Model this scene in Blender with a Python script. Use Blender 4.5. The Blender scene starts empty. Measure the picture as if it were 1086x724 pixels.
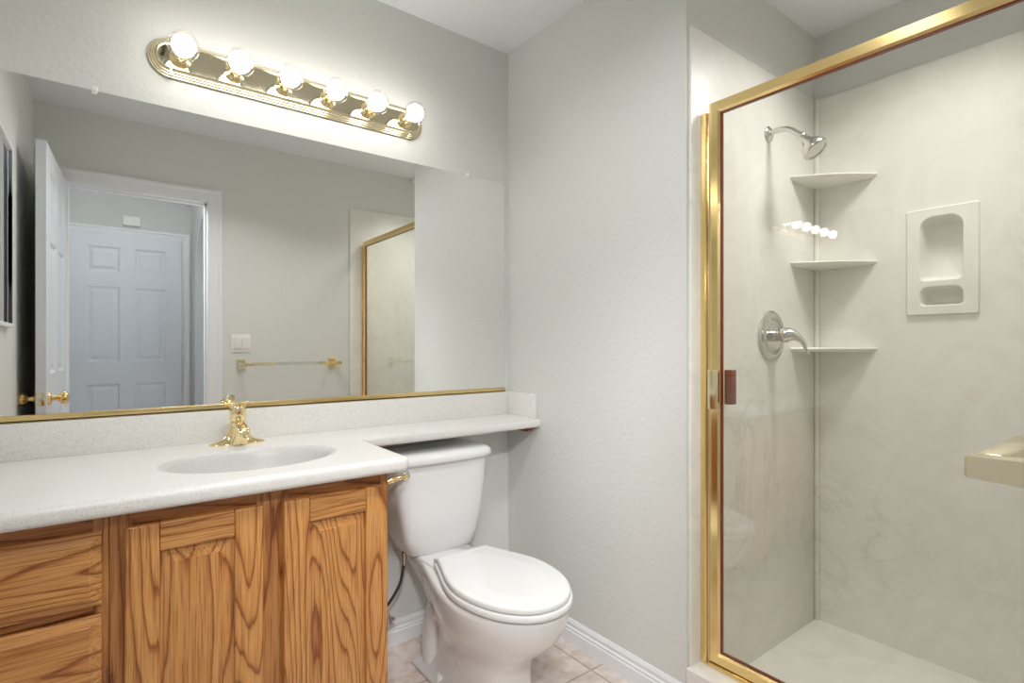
import bpy, bmesh, math, random
from mathutils import Vector, Matrix
from mathutils.geometry import tessellate_polygon
random.seed(4)
PI = math.pi
S = bpy.context.scene
COL = S.collection

# ------------------------------------------------------------------ camera
# corner of mirror wall and toilet wall is the origin; +X right along the mirror wall, -Y into the room
YAW = math.atan(433/567.6)
cam = bpy.data.objects.new('camera', bpy.data.cameras.new('camera'))
COL.objects.link(cam)
cam.location = (-1.436, -1.910, 1.142)
cam.rotation_euler = (PI/2, 0, -YAW)
cam.data.sensor_width = 36
cam.data.lens = 567.6/1086*36
cam.data.shift_y = 4/1086
cam.data.clip_start = 0.02
S.camera = cam

# ------------------------------------------------------------------ light
BULB = 10.5
HALL_W = .6
DOORWAY_FILL_W = 14.5
ROOM_W = 8.2
SHOWER_W = 4.1
w = bpy.data.worlds.new('world'); S.world = w; w.use_nodes = True
w.node_tree.nodes['Background'].inputs[0].default_value = (.75, .82, .9, 1)
w.node_tree.nodes['Background'].inputs[1].default_value = .5
S.view_settings.view_transform = 'Standard'
S.view_settings.look = 'None'
S.view_settings.gamma = 1
S.view_settings.use_curve_mapping = False
S.view_settings.exposure = 0.38

def area(name, loc, rot, sx, sy, power, col):
    l = bpy.data.lights.new(name, 'AREA'); l.shape = 'RECTANGLE'; l.size = sx; l.size_y = sy
    l.energy = power; l.color = col
    o = bpy.data.objects.new(name, l); o.location = loc; o.rotation_euler = rot; COL.objects.link(o)
    return o
area('hall_fill', (-1.2, -2.9, 2.42), (0, 0, 0), .7, .5, HALL_W, (.92, .96, 1))  # added fill to brighten the hall, no ceiling lamp known here
_l = area('hall_doorway_fill', (-1.62, -2.55, 2.40), (0, 0, 0), .30, .30, DOORWAY_FILL_W, (.99, .99, 1))  # added fill aimed through the doorway, not a known skylight
_l.rotation_euler = Vector((.55, .66, -.50)).to_track_quat('-Z', 'Y').to_euler(); _l.data.spread = math.radians(95)
area('far_room_daylight', (.6, -2.8, 1.5), (0, PI/2, 0), 1.4, 1.2, 7, (.72, .85, 1))
_l = area('bathroom_fill', (-.85, -1.20, 2.422), (0, 0, 0), .6, .20, ROOM_W, (.985, .985, 1))  # added fill over the bathroom, kept out of view, no known lamp
_l.rotation_euler = Vector((-.02, .22, -.97)).to_track_quat('-Z', 'Y').to_euler(); _l.data.spread = math.radians(140)
_l = area('shower_fill', (.45, -1.46, 2.37), (0, 0, 0), .24, .24, SHOWER_W, (1, .99, .97))  # added fill to brighten the shower stall, no known lamp
_l.rotation_euler = Vector((-.06, .12, -.99)).to_track_quat('-Z', 'Y').to_euler(); _l.data.spread = math.radians(122)

# ------------------------------------------------------------------ materials
def srgb(r, g, b):
    f = lambda c: (c/255)/12.92 if c/255 <= .04045 else ((c/255+.055)/1.055)**2.4
    return (f(r), f(g), f(b), 1)
class N:
    def __init__(s, name):
        s.m = bpy.data.materials.new(name); s.m.use_nodes = True
        s.t = s.m.node_tree; s.p = s.t.nodes['Principled BSDF']; s.out = s.t.nodes['Material Output']
    def n(s, kind, **kw):
        x = s.t.nodes.new(kind)
        for k, v in kw.items():
            if k in x.inputs: x.inputs[k].default_value = v
            else: setattr(x, k, v)
        return x
    def l(s, a, b): s.t.links.new(a, b)
    def coord(s, scale=(1, 1, 1), rot=(0, 0, 0), src='Object'):
        c = s.n('ShaderNodeTexCoord'); m = s.n('ShaderNodeMapping')
        m.inputs['Scale'].default_value = scale; m.inputs['Rotation'].default_value = rot
        s.l(c.outputs[src], m.inputs['Vector']); return m.outputs[0]
    def ramp(s, fac, stops):
        r = s.n('ShaderNodeValToRGB'); e = r.color_ramp.elements
        while len(e) < len(stops): e.new(.5)
        for k, (p, c) in enumerate(stops): e[k].position = p; e[k].color = c
        s.l(fac, r.inputs[0]); return r.outputs[0]
    def bump(s, h, strength, dist):
        b = s.n('ShaderNodeBump'); b.inputs['Strength'].default_value = strength; b.inputs['Distance'].default_value = dist
        s.l(h, b.inputs['Height']); s.l(b.outputs[0], s.p.inputs['Normal'])
def plain(name, col, rough=.5, metal=0, coat=0, noise=0, vary=.03):
    a = N(name); a.p.inputs['Base Color'].default_value = col
    a.p.inputs['Roughness'].default_value = rough; a.p.inputs['Metallic'].default_value = metal
    a.p.inputs['Coat Weight'].default_value = coat; a.p.inputs['Coat Roughness'].default_value = .04
    # a faint procedural variation in gloss
    t = a.n('ShaderNodeTexNoise'); t.inputs['Scale'].default_value = 35
    a.l(a.coord(), t.inputs['Vector'])
    mr = a.n('ShaderNodeMapRange'); mr.inputs['To Min'].default_value = max(0.02, rough-vary); mr.inputs['To Max'].default_value = rough+vary
    a.l(t.outputs[0], mr.inputs[0]); a.l(mr.outputs[0], a.p.inputs['Roughness'])
    if noise: a.bump(t.outputs[0], noise, .001)
    return a.m
def plaster(name, col, rough=.5, strength=.45, scale=95):
    a = N(name); v = a.coord()
    a.p.inputs['Base Color'].default_value = col; a.p.inputs['Roughness'].default_value = rough
    t = a.n('ShaderNodeTexNoise'); t.inputs['Scale'].default_value = scale; t.inputs['Detail'].default_value = 3; t.inputs['Distortion'].default_value = .6
    u = a.n('ShaderNodeTexVoronoi'); u.feature = 'SMOOTH_F1'; u.inputs['Scale'].default_value = scale*.7
    a.l(v, t.inputs['Vector']); a.l(v, u.inputs['Vector'])
    m = a.n('ShaderNodeMath'); m.operation = 'ADD'; a.l(t.outputs[0], m.inputs[0]); a.l(u.outputs['Distance'], m.inputs[1])
    a.bump(m.outputs[0], strength, .0018)
    return a.m
def oak(name, horizontal=False, seed=0.0, tone=(1, 1, 1, 1)):
    a = N(name)
    c = a.n('ShaderNodeTexCoord'); mp = a.n('ShaderNodeMapping'); a.l(c.outputs['Object'], mp.inputs['Vector'])
    mp.inputs['Location'].default_value = (seed, seed*.7, seed*1.3)
    if horizontal: mp.inputs['Rotation'].default_value = (0, PI/2, 0)
    # cathedral grain: rings of a slowly warped field, long along the board
    s1 = a.n('ShaderNodeMapping'); s1.inputs['Scale'].default_value = (7.5, 7.5, .85); a.l(mp.outputs[0], s1.inputs['Vector'])
    n1 = a.n('ShaderNodeTexNoise'); n1.inputs['Scale'].default_value = 1.0; n1.inputs['Detail'].default_value = 1.2; n1.inputs['Roughness'].default_value = .4
    a.l(s1.outputs[0], n1.inputs['Vector'])
    mu = a.n('ShaderNodeMath'); mu.operation = 'MULTIPLY'; mu.inputs[1].default_value = 19
    a.l(n1.outputs[0], mu.inputs[0])
    s3 = a.n('ShaderNodeMapping'); s3.inputs['Scale'].default_value = (60, 60, 7); a.l(mp.outputs[0], s3.inputs['Vector'])
    n3 = a.n('ShaderNodeTexNoise'); n3.inputs['Scale'].default_value = 1; n3.inputs['Detail'].default_value = 2
    a.l(s3.outputs[0], n3.inputs['Vector'])
    ad = a.n('ShaderNodeMath'); ad.operation = 'MULTIPLY_ADD'; ad.inputs[1].default_value = .55
    a.l(n3.outputs[0], ad.inputs[0]); a.l(mu.outputs[0], ad.inputs[2])
    fr = a.n('ShaderNodeMath'); fr.operation = 'FRACT'; a.l(ad.outputs[0], fr.inputs[0])
    # fine pores
    s2 = a.n('ShaderNodeMapping'); s2.inputs['Scale'].default_value = (420, 420, 9); a.l(mp.outputs[0], s2.inputs['Vector'])
    n2 = a.n('ShaderNodeTexNoise'); n2.inputs['Scale'].default_value = 1; n2.inputs['Detail'].default_value = 3
    a.l(s2.outputs[0], n2.inputs['Vector'])
    ring = a.ramp(fr.outputs[0], [(0, srgb(138, 78, 32)), (.07, srgb(160, 98, 46)), (.20, srgb(202, 140, 76)), (.6, srgb(214, 156, 90)), (.9, srgb(208, 148, 84)), (1, srgb(172, 110, 54))])
    pore = a.ramp(n2.outputs[0], [(.36, srgb(150, 92, 48)), (.52, (1, 1, 1, 1))])
    mx = a.n('ShaderNodeMix'); mx.data_type = 'RGBA'; mx.blend_type = 'MULTIPLY'; mx.inputs[0].default_value = .5
    a.l(ring, mx.inputs[6]); a.l(pore, mx.inputs[7])
    tn = a.n('ShaderNodeMix'); tn.data_type = 'RGBA'; tn.blend_type = 'MULTIPLY'; tn.inputs[0].default_value = 1; tn.inputs[7].default_value = tone
    a.l(mx.outputs[2], tn.inputs[6]); a.l(tn.outputs[2], a.p.inputs['Base Color'])
    a.p.inputs['Roughness'].default_value = .38
    a.p.inputs['Coat Weight'].default_value = .25; a.p.inputs['Coat Roughness'].default_value = .2
    a.bump(n2.outputs[0], .12, .001)
    return a.m
def marble(name, base, vein, rough=.34, amount=.3):
    a = N(name); v = a.coord()
    n = a.n('ShaderNodeTexNoise'); n.inputs['Scale'].default_value = 2.2; n.inputs['Detail'].default_value = 8; n.inputs['Roughness'].default_value = .6; n.inputs['Distortion'].default_value = 1.4
    a.l(v, n.inputs['Vector'])
    s = a.n('ShaderNodeMath'); s.operation = 'SUBTRACT'; s.inputs[1].default_value = .52; a.l(n.outputs[0], s.inputs[0])
    b = a.n('ShaderNodeMath'); b.operation = 'ABSOLUTE'; a.l(s.outputs[0], b.inputs[0])
    vv = a.ramp(b.outputs[0], [(0, (amount, amount, amount, 1)), (.012, (amount*.25,)*3+(1,)), (.05, (0, 0, 0, 1))])
    n2 = a.n('ShaderNodeTexNoise'); n2.inputs['Scale'].default_value = 1.3; n2.inputs['Detail'].default_value = 2; a.l(v, n2.inputs['Vector'])
    mk = a.ramp(n2.outputs[0], [(.50, (0, 0, 0, 1)), (.66, (1, 1, 1, 1))])
    mm = a.n('ShaderNodeMath'); mm.operation = 'MULTIPLY'; a.l(vv, mm.inputs[0]); a.l(mk, mm.inputs[1])
    n3 = a.n('ShaderNodeTexNoise'); n3.inputs['Scale'].default_value = 5; n3.inputs['Detail'].default_value = 6; n3.inputs['Distortion'].default_value = 2; a.l(v, n3.inputs['Vector'])
    cl = a.ramp(n3.outputs[0], [(.3, tuple(c*.93 for c in base[:3])+(1,)), (.65, base)])
    mx = a.n('ShaderNodeMix'); mx.data_type = 'RGBA'; a.l(mm.outputs[0], mx.inputs[0]); a.l(cl, mx.inputs[6]); mx.inputs[7].default_value = vein
    a.l(mx.outputs[2], a.p.inputs['Base Color']); a.p.inputs['Roughness'].default_value = rough
    return a.m
def speckle(name, k=1.0):
    a = N(name); v = a.coord()
    n = a.n('ShaderNodeTexNoise'); n.inputs['Scale'].default_value = 420; n.inputs['Detail'].default_value = 2; a.l(v, n.inputs['Vector'])
    c = a.ramp(n.outputs[0], [(.30, srgb(212, 208, 203)), (.42, srgb(234, 232, 229)), (.6, srgb(240, 239, 236)), (.72, srgb(246, 246, 244))])
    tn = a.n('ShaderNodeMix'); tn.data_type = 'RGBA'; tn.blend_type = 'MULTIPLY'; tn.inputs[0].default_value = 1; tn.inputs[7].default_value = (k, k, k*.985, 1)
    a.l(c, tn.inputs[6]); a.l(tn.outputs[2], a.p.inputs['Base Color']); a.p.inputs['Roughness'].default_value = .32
    return a.m
def tile(name):
    a = N(name); v = a.coord()
    mp = a.n('ShaderNodeMapping'); a.l(v, mp.inputs['Vector']); mp.inputs['Location'].default_value = (.066+.006, .582-.30*2, 0)
    b = a.n('ShaderNodeTexBrick'); b.offset = 0; b.squash = 1
    b.inputs['Scale'].default_value = 1; b.inputs['Brick Width'].default_value = .30; b.inputs['Row Height'].default_value = .30
    b.inputs['Mortar Size'].default_value = .0042; b.inputs['Mortar Smooth'].default_value = .2
    b.inputs['Color1'].default_value = srgb(232, 221, 214); b.inputs['Color2'].default_value = srgb(225, 213, 206); b.inputs['Mortar'].default_value = srgb(188, 176, 165)
    a.l(mp.outputs[0], b.inputs['Vector'])
    n = a.n('ShaderNodeTexNoise'); n.inputs['Scale'].default_value = 16; n.inputs['Detail'].default_value = 6; n.inputs['Distortion'].default_value = 1; a.l(v, n.inputs['Vector'])
    c = a.ramp(n.outputs[0], [(.35, srgb(226, 212, 200)), (.6, (1, 1, 1, 1))])
    mx = a.n('ShaderNodeMix'); mx.data_type = 'RGBA'; mx.blend_type = 'MULTIPLY'; mx.inputs[0].default_value = .8
    a.l(b.outputs[0], mx.inputs[6]); a.l(c, mx.inputs[7]); a.l(mx.outputs[2], a.p.inputs['Base Color'])
    a.p.inputs['Roughness'].default_value = .35
    iv = a.n('ShaderNodeMath'); iv.operation = 'SUBTRACT'; iv.inputs[0].default_value = 1; a.l(b.outputs['Fac'], iv.inputs[1])
    a.bump(iv.outputs[0], .5, .002)
    return a.m
def clear(name, tint, ior=1.5, rough=0.0, glossy=(1, 1, 1, 1)):
    a = N(name); a.t.nodes.remove(a.p)
    fr = a.n('ShaderNodeFresnel'); ge = a.n('ShaderNodeNewGeometry'); im = a.n('ShaderNodeMix')
    im.inputs[2].default_value = ior; im.inputs[3].default_value = 1/ior      # same reflectance from both sides of the pane
    a.l(ge.outputs['Backfacing'], im.inputs[0]); a.l(im.outputs[0], fr.inputs['IOR'])
    t = a.n('ShaderNodeBsdfTransparent'); t.inputs[0].default_value = tint
    g = a.n('ShaderNodeBsdfGlossy'); g.inputs['Roughness'].default_value = rough; g.inputs[0].default_value = glossy
    m = a.n('ShaderNodeMixShader'); a.l(fr.outputs[0], m.inputs[0]); a.l(t.outputs[0], m.inputs[1]); a.l(g.outputs[0], m.inputs[2])
    a.l(m.outputs[0], a.out.inputs[0]); return a.m
def emit(name, col, strength):
    a = N(name); a.p.inputs['Base Color'].default_value = col
    a.p.inputs['Emission Color'].default_value = col; a.p.inputs['Emission Strength'].default_value = strength; return a.m

M = dict(
    wall=plaster('wall_plaster', srgb(224, 225, 220)),
    ceil=plaster('ceiling_plaster', srgb(240, 243, 246), .7, .4, 70),
    hall=plaster('hall_plaster', srgb(214, 214, 212), .6, .3),
    trim=plain('white_trim_paint', srgb(240, 241, 243), .42, vary=.002),
    door=plain('white_door_paint', srgb(226, 230, 236), .42, vary=.002),
    ceramic=plain('white_vitreous_china', srgb(236, 236, 235), .07, 0, .5),
    seat=plain('white_seat_plastic', srgb(240, 240, 239), .18),
    gold=plain('polished_gold_metal', (.90, .68, .31, 1), .17, 1),
    satin=plain('satin_gold_metal', (.80, .60, .28, 1), .24, 1),
    pale=plain('pale_brass', (.80, .72, .50, 1), .2, 1),
    palesatin=plain('pale_brass_face', (.66, .60, .42, 1), .05, 1),
    brass=plain('faucet_brass', (.95, .78, .46, 1), .07, 1),
    nickel=plain('brushed_nickel', (.66, .64, .61, 1), .22, 1),
    chrome=plain('chrome', (.85, .85, .86, 1), .06, 1),
    mirror=plain('mirror_silver', (.90, .91, .90, 1), .0, 1),
    marble=marble('cultured_marble', srgb(244, 242, 234), srgb(180, 176, 165)),
    pan=marble('shower_pan_marble', srgb(238, 234, 226), srgb(186, 180, 168), .22, .35),
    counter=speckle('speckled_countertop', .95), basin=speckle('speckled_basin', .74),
    floor=tile('floor_tile'),
    glass=clear('door_glass', (.965, .97, .96, 1), 1.5),
    globe=clear('clear_globe_glass', (.96, .96, .97, 1), 1.5),
    acrylic=clear('clear_acrylic', (.86, .88, .84, 1), 1.7, .05),
    glow=emit('bulb_glow', (1, .955, .89, 1), BULB),
    plastic=plain('white_switch_plastic', srgb(240, 238, 232), .3),
    rubber=plain('dark_rubber', srgb(84, 78, 74), .35, .5),
    amber=plain('amber_handle_plastic', srgb(120, 52, 22), .3),
    darkwood=plain('red_stained_wood', srgb(150, 60, 40), .5),
    red=plain('red_mark', srgb(170, 30, 30), .4),
    oakv=oak('oak_vertical', False, 0, (.78, .70, .62, 1)), oakh=oak('oak_horizontal', True, 3.1, (.74, .62, .52, 1)),
)
bpy.data.materials['mirror_silver'].node_tree.nodes['Principled BSDF'].inputs['Roughness'].default_value = 0
for l in list(M['mirror'].node_tree.links):
    if l.to_socket.name == 'Roughness': M['mirror'].node_tree.links.remove(l)

# ------------------------------------------------------------------ helpers
def obj(name, bm, mat, parent=None, smooth=35, **props):
    me = bpy.data.meshes.new(name)
    bmesh.ops.remove_doubles(bm, verts=bm.verts, dist=1e-6)
    bmesh.ops.recalc_face_normals(bm, faces=bm.faces)
    bm.to_mesh(me); bm.free()
    if parent is not None:
        r = parent
        while r.parent: r = r.parent
        me.transform(Matrix.Translation(-Vector(r.location)))
    me.materials.append(M[mat] if isinstance(mat, str) else mat)
    if smooth:
        for p in me.polygons: p.use_smooth = True
        me.set_sharp_from_angle(angle=math.radians(smooth))
    o = bpy.data.objects.new(name, me); COL.objects.link(o)
    if parent is not None: o.parent = parent
    for k, v in props.items(): o[k] = v
    return o
def thing(name, label, cat, loc, group=None):
    o = bpy.data.objects.new(name, None); COL.objects.link(o); o.location = loc; o.empty_display_size = .05
    o['label'] = label; o['category'] = cat
    if group: o['group'] = group
    return o
def tag(o, label, cat, group=None):
    o['label'] = label; o['category'] = cat
    if group: o['group'] = group
    return o
def struct(name, bm, mat, label=None, cat=None, smooth=30):
    o = obj(name, bm, mat, None, smooth); o['kind'] = 'structure'
    if label: o['label'] = label
    if cat: o['category'] = cat
    return o
def B(): return bmesh.new()
def box(bm, a, b, bev=0, seg=2):
    t = bmesh.new()
    lo = [min(a[i], b[i]) for i in range(3)]; hi = [max(a[i], b[i]) for i in range(3)]
    bmesh.ops.create_cube(t, size=1)
    for v in t.verts: v.co = Vector([lo[i]+(v.co[i]+.5)*(hi[i]-lo[i]) for i in range(3)])
    if bev: bmesh.ops.bevel(t, geom=list(t.edges), offset=bev, segments=seg, profile=.5, affect='EDGES', clamp_overlap=True)
    merge(bm, t); return bm
def merge(bm, t):
    m = {}
    for v in t.verts: m[v] = bm.verts.new(v.co)
    for f in t.faces:
        try: bm.faces.new([m[v] for v in f.verts])
        except ValueError: pass
    t.free()
def basis(axis):
    z = Vector(axis).normalized()
    x = Vector((0, 0, 1)).cross(z) if abs(z.z) < .95 else Vector((1, 0, 0))
    x.normalize(); return x, z.cross(x), z
def lathe(bm, prof, origin, axis=(0, 0, 1), seg=32, sx=1, sy=1):
    x, y, z = basis(axis); o = Vector(origin); rings = []
    for r, h in prof:
        rings.append([o+z*h+x*(r*sx*math.cos(2*PI*k/seg))+y*(r*sy*math.sin(2*PI*k/seg)) for k in range(seg)])
    loft(bm, rings); return bm
def loft(bm, rings, cap=True, closed=True):
    vs = [[bm.verts.new(p) for p in r] for r in rings]
    n = len(vs[0])
    for a, b in zip(vs, vs[1:]):
        for k in range(n if closed else n-1):
            try: bm.faces.new((a[k], a[(k+1) % n], b[(k+1) % n], b[k]))
            except ValueError: pass
    if cap:
        for r in (vs[0], vs[-1]):
            try: bm.faces.new(r)
            except ValueError: pass
    return bm
def tube(bm, pts, r, seg=14, cap=True):
    pts = [Vector(p) for p in pts]; n = len(pts); rr = r if isinstance(r, (list, tuple)) else [r]*n
    rings = []; px = None
    for i, p in enumerate(pts):
        d = (pts[min(i+1, n-1)]-pts[max(i-1, 0)]).normalized()
        if px is None: px = basis(d)[0]
        px = (px-d*px.dot(d)).normalized(); py = d.cross(px)
        rings.append([p+px*(rr[i]*math.cos(2*PI*k/seg))+py*(rr[i]*math.sin(2*PI*k/seg)) for k in range(seg)])
    return loft(bm, rings, cap)
def spline(pts, n=8):
    P = [Vector(p) for p in pts]; P = [P[0]*2-P[1]]+P+[P[-1]*2-P[-2]]; out = []
    for i in range(1, len(P)-2):
        for k in range(n):
            t = k/n; a, b, c, d = P[i-1:i+3]
            out.append(.5*((2*b)+(c-a)*t+(2*a-5*b+4*c-d)*t*t+(3*b-a-3*c+d)*t**3))
    out.append(P[-2]); return out
def sphere(bm, c, r, u=32, v=16, sc=(1, 1, 1)):
    t = bmesh.new(); bmesh.ops.create_uvsphere(t, u_segments=u, v_segments=v, radius=r)
    for q in t.verts: q.co = Vector((q.co.x*sc[0], q.co.y*sc[1], q.co.z*sc[2]))+Vector(c)
    merge(bm, t); return bm
def prism(bm, poly, fn, t0, t1):
    return loft(bm, [[Vector(fn(p[0], p[1], t)) for p in poly] for t in (t0, t1)])
def panel_face(bm, rect, panels, prof, fn):
    """a flat face over rect=(a0,b0,a1,b1) whose panels are nested rings (inset, depth); fn(a,b,d)->xyz"""
    A = sorted({rect[0], rect[2]} | {p[0] for p in panels} | {p[2] for p in panels})
    Bb = sorted({rect[1], rect[3]} | {p[1] for p in panels} | {p[3] for p in panels})
    def q(pts): bm.faces.new([bm.verts.new(fn(*p)) for p in pts])
    for i in range(len(A)-1):
        for j in range(len(Bb)-1):
            ca, cb = (A[i]+A[i+1])/2, (Bb[j]+Bb[j+1])/2
            if any(p[0] < ca < p[2] and p[1] < cb < p[3] for p in panels): continue
            q([(A[i], Bb[j], 0), (A[i+1], Bb[j], 0), (A[i+1], Bb[j+1], 0), (A[i], Bb[j+1], 0)])
    for p in panels:
        pr = [(0, 0)]+list(prof)
        rs = [[(p[0]+s, p[1]+s, d), (p[2]-s, p[1]+s, d), (p[2]-s, p[3]-s, d), (p[0]+s, p[3]-s, d)] for s, d in pr]
        for r0, r1 in zip(rs, rs[1:]):
            for k in range(4): q([r0[k], r0[(k+1) % 4], r1[(k+1) % 4], r1[k]])
        q(rs[-1])
    return bm
def dup(o, parent=None):
    c = o.copy(); COL.objects.link(c)
    if parent: c.parent = parent
    for ch in list(o.children): dup(ch, c)
    return c
def dup_at(o, loc, label, group=None):
    c = dup(o); c.location = loc; c['label'] = label
    if group: c['group'] = group
    return c

H = 2.44          # room ceiling
HS = 2.400        # shower ceiling
XL = -1.73        # left wall
YF = -1.90        # wall with the doorway
TW = .115         # wall thickness
YS = -.918        # shower plumbing wall face
XS = .87          # shower long wall face
XD = .065         # front face of the shower door
HY = -3.50        # hall end wall
DX0, DX1, DH = -1.60, -.912, 2.04   # doorway

# ------------------------------------------------------------------ structure
struct('floor', box(B(), (XL-.6, -3.62, -.06), (1.4, .0, 0)), 'floor', 'pale pink-beige square ceramic floor tiles with grey grout', 'floor')
struct('ceiling', box(B(), (XL, HY, H), (.48, 0, H+.1)), 'ceil', 'white textured ceiling over the vanity', 'ceiling')
struct('wall_back', box(B(), (XL-TW, 0, 0), (1.0, .1, H+.1)), 'wall', 'textured off-white wall behind the mirror and toilet', 'wall')
# toilet-side wall ends at the shower opening, slightly eased plaster corner
b = box(B(), (0, YS, 0), (.9, 0, H+.1), 0)
struct('wall_right', b, 'wall', 'textured off-white wall right of the toilet', 'wall')
struct('wall_left', box(B(), (XL-TW, HY, 0), (XL, 0, H+.1)), 'wall', 'wall at the left end of the vanity', 'wall')
b = B()
box(b, (XL, YF-TW, 0), (DX0, YF, H+.1)); box(b, (DX1, YF-TW, 0), (1.0, YF, H+.1)); box(b, (DX0, YF-TW, DH), (DX1, YF, H+.1))
struct('wall_front', b, 'wall', 'wall with the doorway seen in the mirror', 'wall')
def around(bm, x0, x1, y0, y1, z0, z1, hy0, hy1, hz0, hz1):
    box(bm, (x0, y0, z0), (x1, hy0, z1)); box(bm, (x0, hy1, z0), (x1, y1, z1)); box(bm, (x0, hy0, z0), (x1, hy1, hz0)); box(bm, (x0, hy0, hz1), (x1, hy1, z1)); return bm
HOLE = (-1.425, -1.255, 1.262, 1.606)
struct('wall_shower_long', around(B(), XS+.012, XS+.1, YF, YS, 0, H+.1, *HOLE), 'wall', 'painted wall above the shower marble', 'wall')
# dropped shower ceiling and its face
struct('ceiling_shower', box(B(), (.47, YF, HS), (XS+.1, YS, H+.1)), 'ceil', 'white shower ceiling', 'ceiling')
# marble surround panels
SZ = 2.135
struct('wall_shower_panel_plumbing', box(B(), (.012, YS-.010, .0), (XS+.01, YS, SZ), .002), 'marble', 'cream marble panel behind the shower head', 'wall')
struct('wall_shower_panel_long', around(B(), XS, XS+.014, YF, YS-.010, 0, SZ, *HOLE), 'marble', 'cream marble panel with faint veins along the shower', 'wall')
struct('wall_shower_panel_near', box(B(), (-.02, YF, .0), (XS, YF+.010, SZ), .002), 'marble', 'cream marble panel at the near end of the shower', 'wall')
struct('trim_1', box(B(), (XS-.016, YS-.026, .03), (XS, YS-.010, SZ), .004), 'marble', 'slim vertical marble strip in the shower corner', 'trim')
# pan and curb
b = B()
box(b, (.14, YF, .0), (XS, YS-.008, .030))
struct('floor_shower_pan', b, 'pan', 'cream marble shower pan', 'floor')
struct('trim_2', box(B(), (-.004, YF+.008, 0), (.15, YS-.001, .146), .006, 3), 'pan', 'white marble curb under the shower door', 'trim')
# hall
b = B()
box(b, (XL-.6, HY-.1, 0), (1.3, HY, H+.1))
struct('wall_hall_end', b, 'hall', 'hall wall around the closed door seen in the mirror', 'wall')
# hall side wall with an arched opening
b = B(); xh = -.825; ya, yb, zs, zt = -3.30, -2.25, 1.72, 2.14
arch = [(ya, 0)]+[(ya+(yb-ya)*(1-math.cos(PI*k/20))/2, zs+(zt-zs)*math.sin(PI*k/20)) for k in range(21)]+[(yb, 0)]
outline = [(YF-TW, 0), (YF-TW, H), (HY, H), (HY, 0)]+arch
for x0, x1 in ((xh, xh+TW),):
    tris = tessellate_polygon([[Vector((p[0], p[1], 0)) for p in outline]])
    A0 = [b.verts.new((x0, p[0], p[1])) for p in outline]; A1 = [b.verts.new((x1, p[0], p[1])) for p in outline]
    for t in tris:
        for V in (A0, A1):
            try: b.faces.new([V[i] for i in t])
            except ValueError: pass
    n = len(outline)
    for k in range(n): b.faces.new((A0[k], A0[(k+1) % n], A1[(k+1) % n], A1[k]))
struct('wall_hall_arch', b, 'hall', 'hall side wall with an arched opening', 'wall', smooth=0)
struct('wall_hall_far', box(B(), (1.2, HY, 0), (1.3, YF-TW, H)), 'hall', 'far wall beyond the hall arch', 'wall')
struct('ceiling_hall', box(B(), (-.7, HY, H), (1.3, YF-TW, H+.1)), 'ceil', 'ceiling beyond the hall arch', 'ceiling')

# baseboards
prof = [(0, 0), (.016, 0), (.016, .048), (.0125, .051), (.0135, .059), (.008, .063), (.0095, .076), (.003, .088), (0, .088)]
def base_x(name, x0, x1, yw, sgn, lab):
    struct(name, prism(B(), prof, lambda d, h, t: (t, yw+sgn*d, h), x0, x1), 'trim', lab, 'baseboard', 20)
def base_y(name, y0, y1, xw, sgn, lab):
    struct(name, prism(B(), prof, lambda d, h, t: (xw+sgn*d, t, h), y0, y1), 'trim', lab, 'baseboard', 20)
base_x('baseboard_back', -.82, 0, 0, -1, 'white moulded baseboard behind the toilet')
base_y('baseboard_right', -.905, -.014, 0, -1, 'white moulded baseboard right of the toilet')
base_x('baseboard_front', -.83, -.03, YF, 1, 'white baseboard beside the doorway')

# door casings
def casing(name, yw, sgn, x0, x1, h, lab, parent_w=.072):
    W = parent_w
    p = [(0, 0), (W, 0), (W, .018), (W-.014, .018), (W-.022, .012), (.004, .009), (0, .007)]
    b = B()
    def path(u, d):   # u outward from the opening
        return [Vector((x0-u, yw+sgn*d, 0)), Vector((x0-u, yw+sgn*d, h+u)), Vector((x1+u, yw+sgn*d, h+u)), Vector((x1+u, yw+sgn*d, 0))]
    cols = [path(u, d) for u, d in p]
    for k in range(3):
        a = [c[k] for c in cols]; e = [c[k+1] for c in cols]
        loft(b, [a, e])
    return struct(name, b, 'trim', lab, 'trim', 25)
casing('trim_3', YF, 1, DX0+.005, DX1-.005, DH-.005, 'white moulded casing around the bathroom doorway')
casing('trim_4', YF-TW, -1, DX0, DX1, DH, 'white casing on the hall side of the bathroom doorway')
b = B()
box(b, (DX0-.002, YF-TW+.001, 0), (DX0+.010, YF-.0008, DH-.001)); box(b, (DX1-.010, YF-TW+.001, 0), (DX1+.002, YF-.0008, DH-.001)); box(b, (DX0+.010, YF-TW+.001, DH-.010), (DX1-.010, YF-.0008, DH+.002))
box(b, (DX1-.022, YF-.075, 0), (DX1-.010, YF-.04, DH)); box(b, (DX0+.01, YF-.075, DH-.022), (DX1-.01, YF-.04, DH-.010))
struct('trim_5', b, 'trim', 'white door jamb lining with stop', 'trim')
casing('trim_6', HY, 1, -1.665, -.905, 2.035, 'white casing around the closed hall door', .06)

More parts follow.
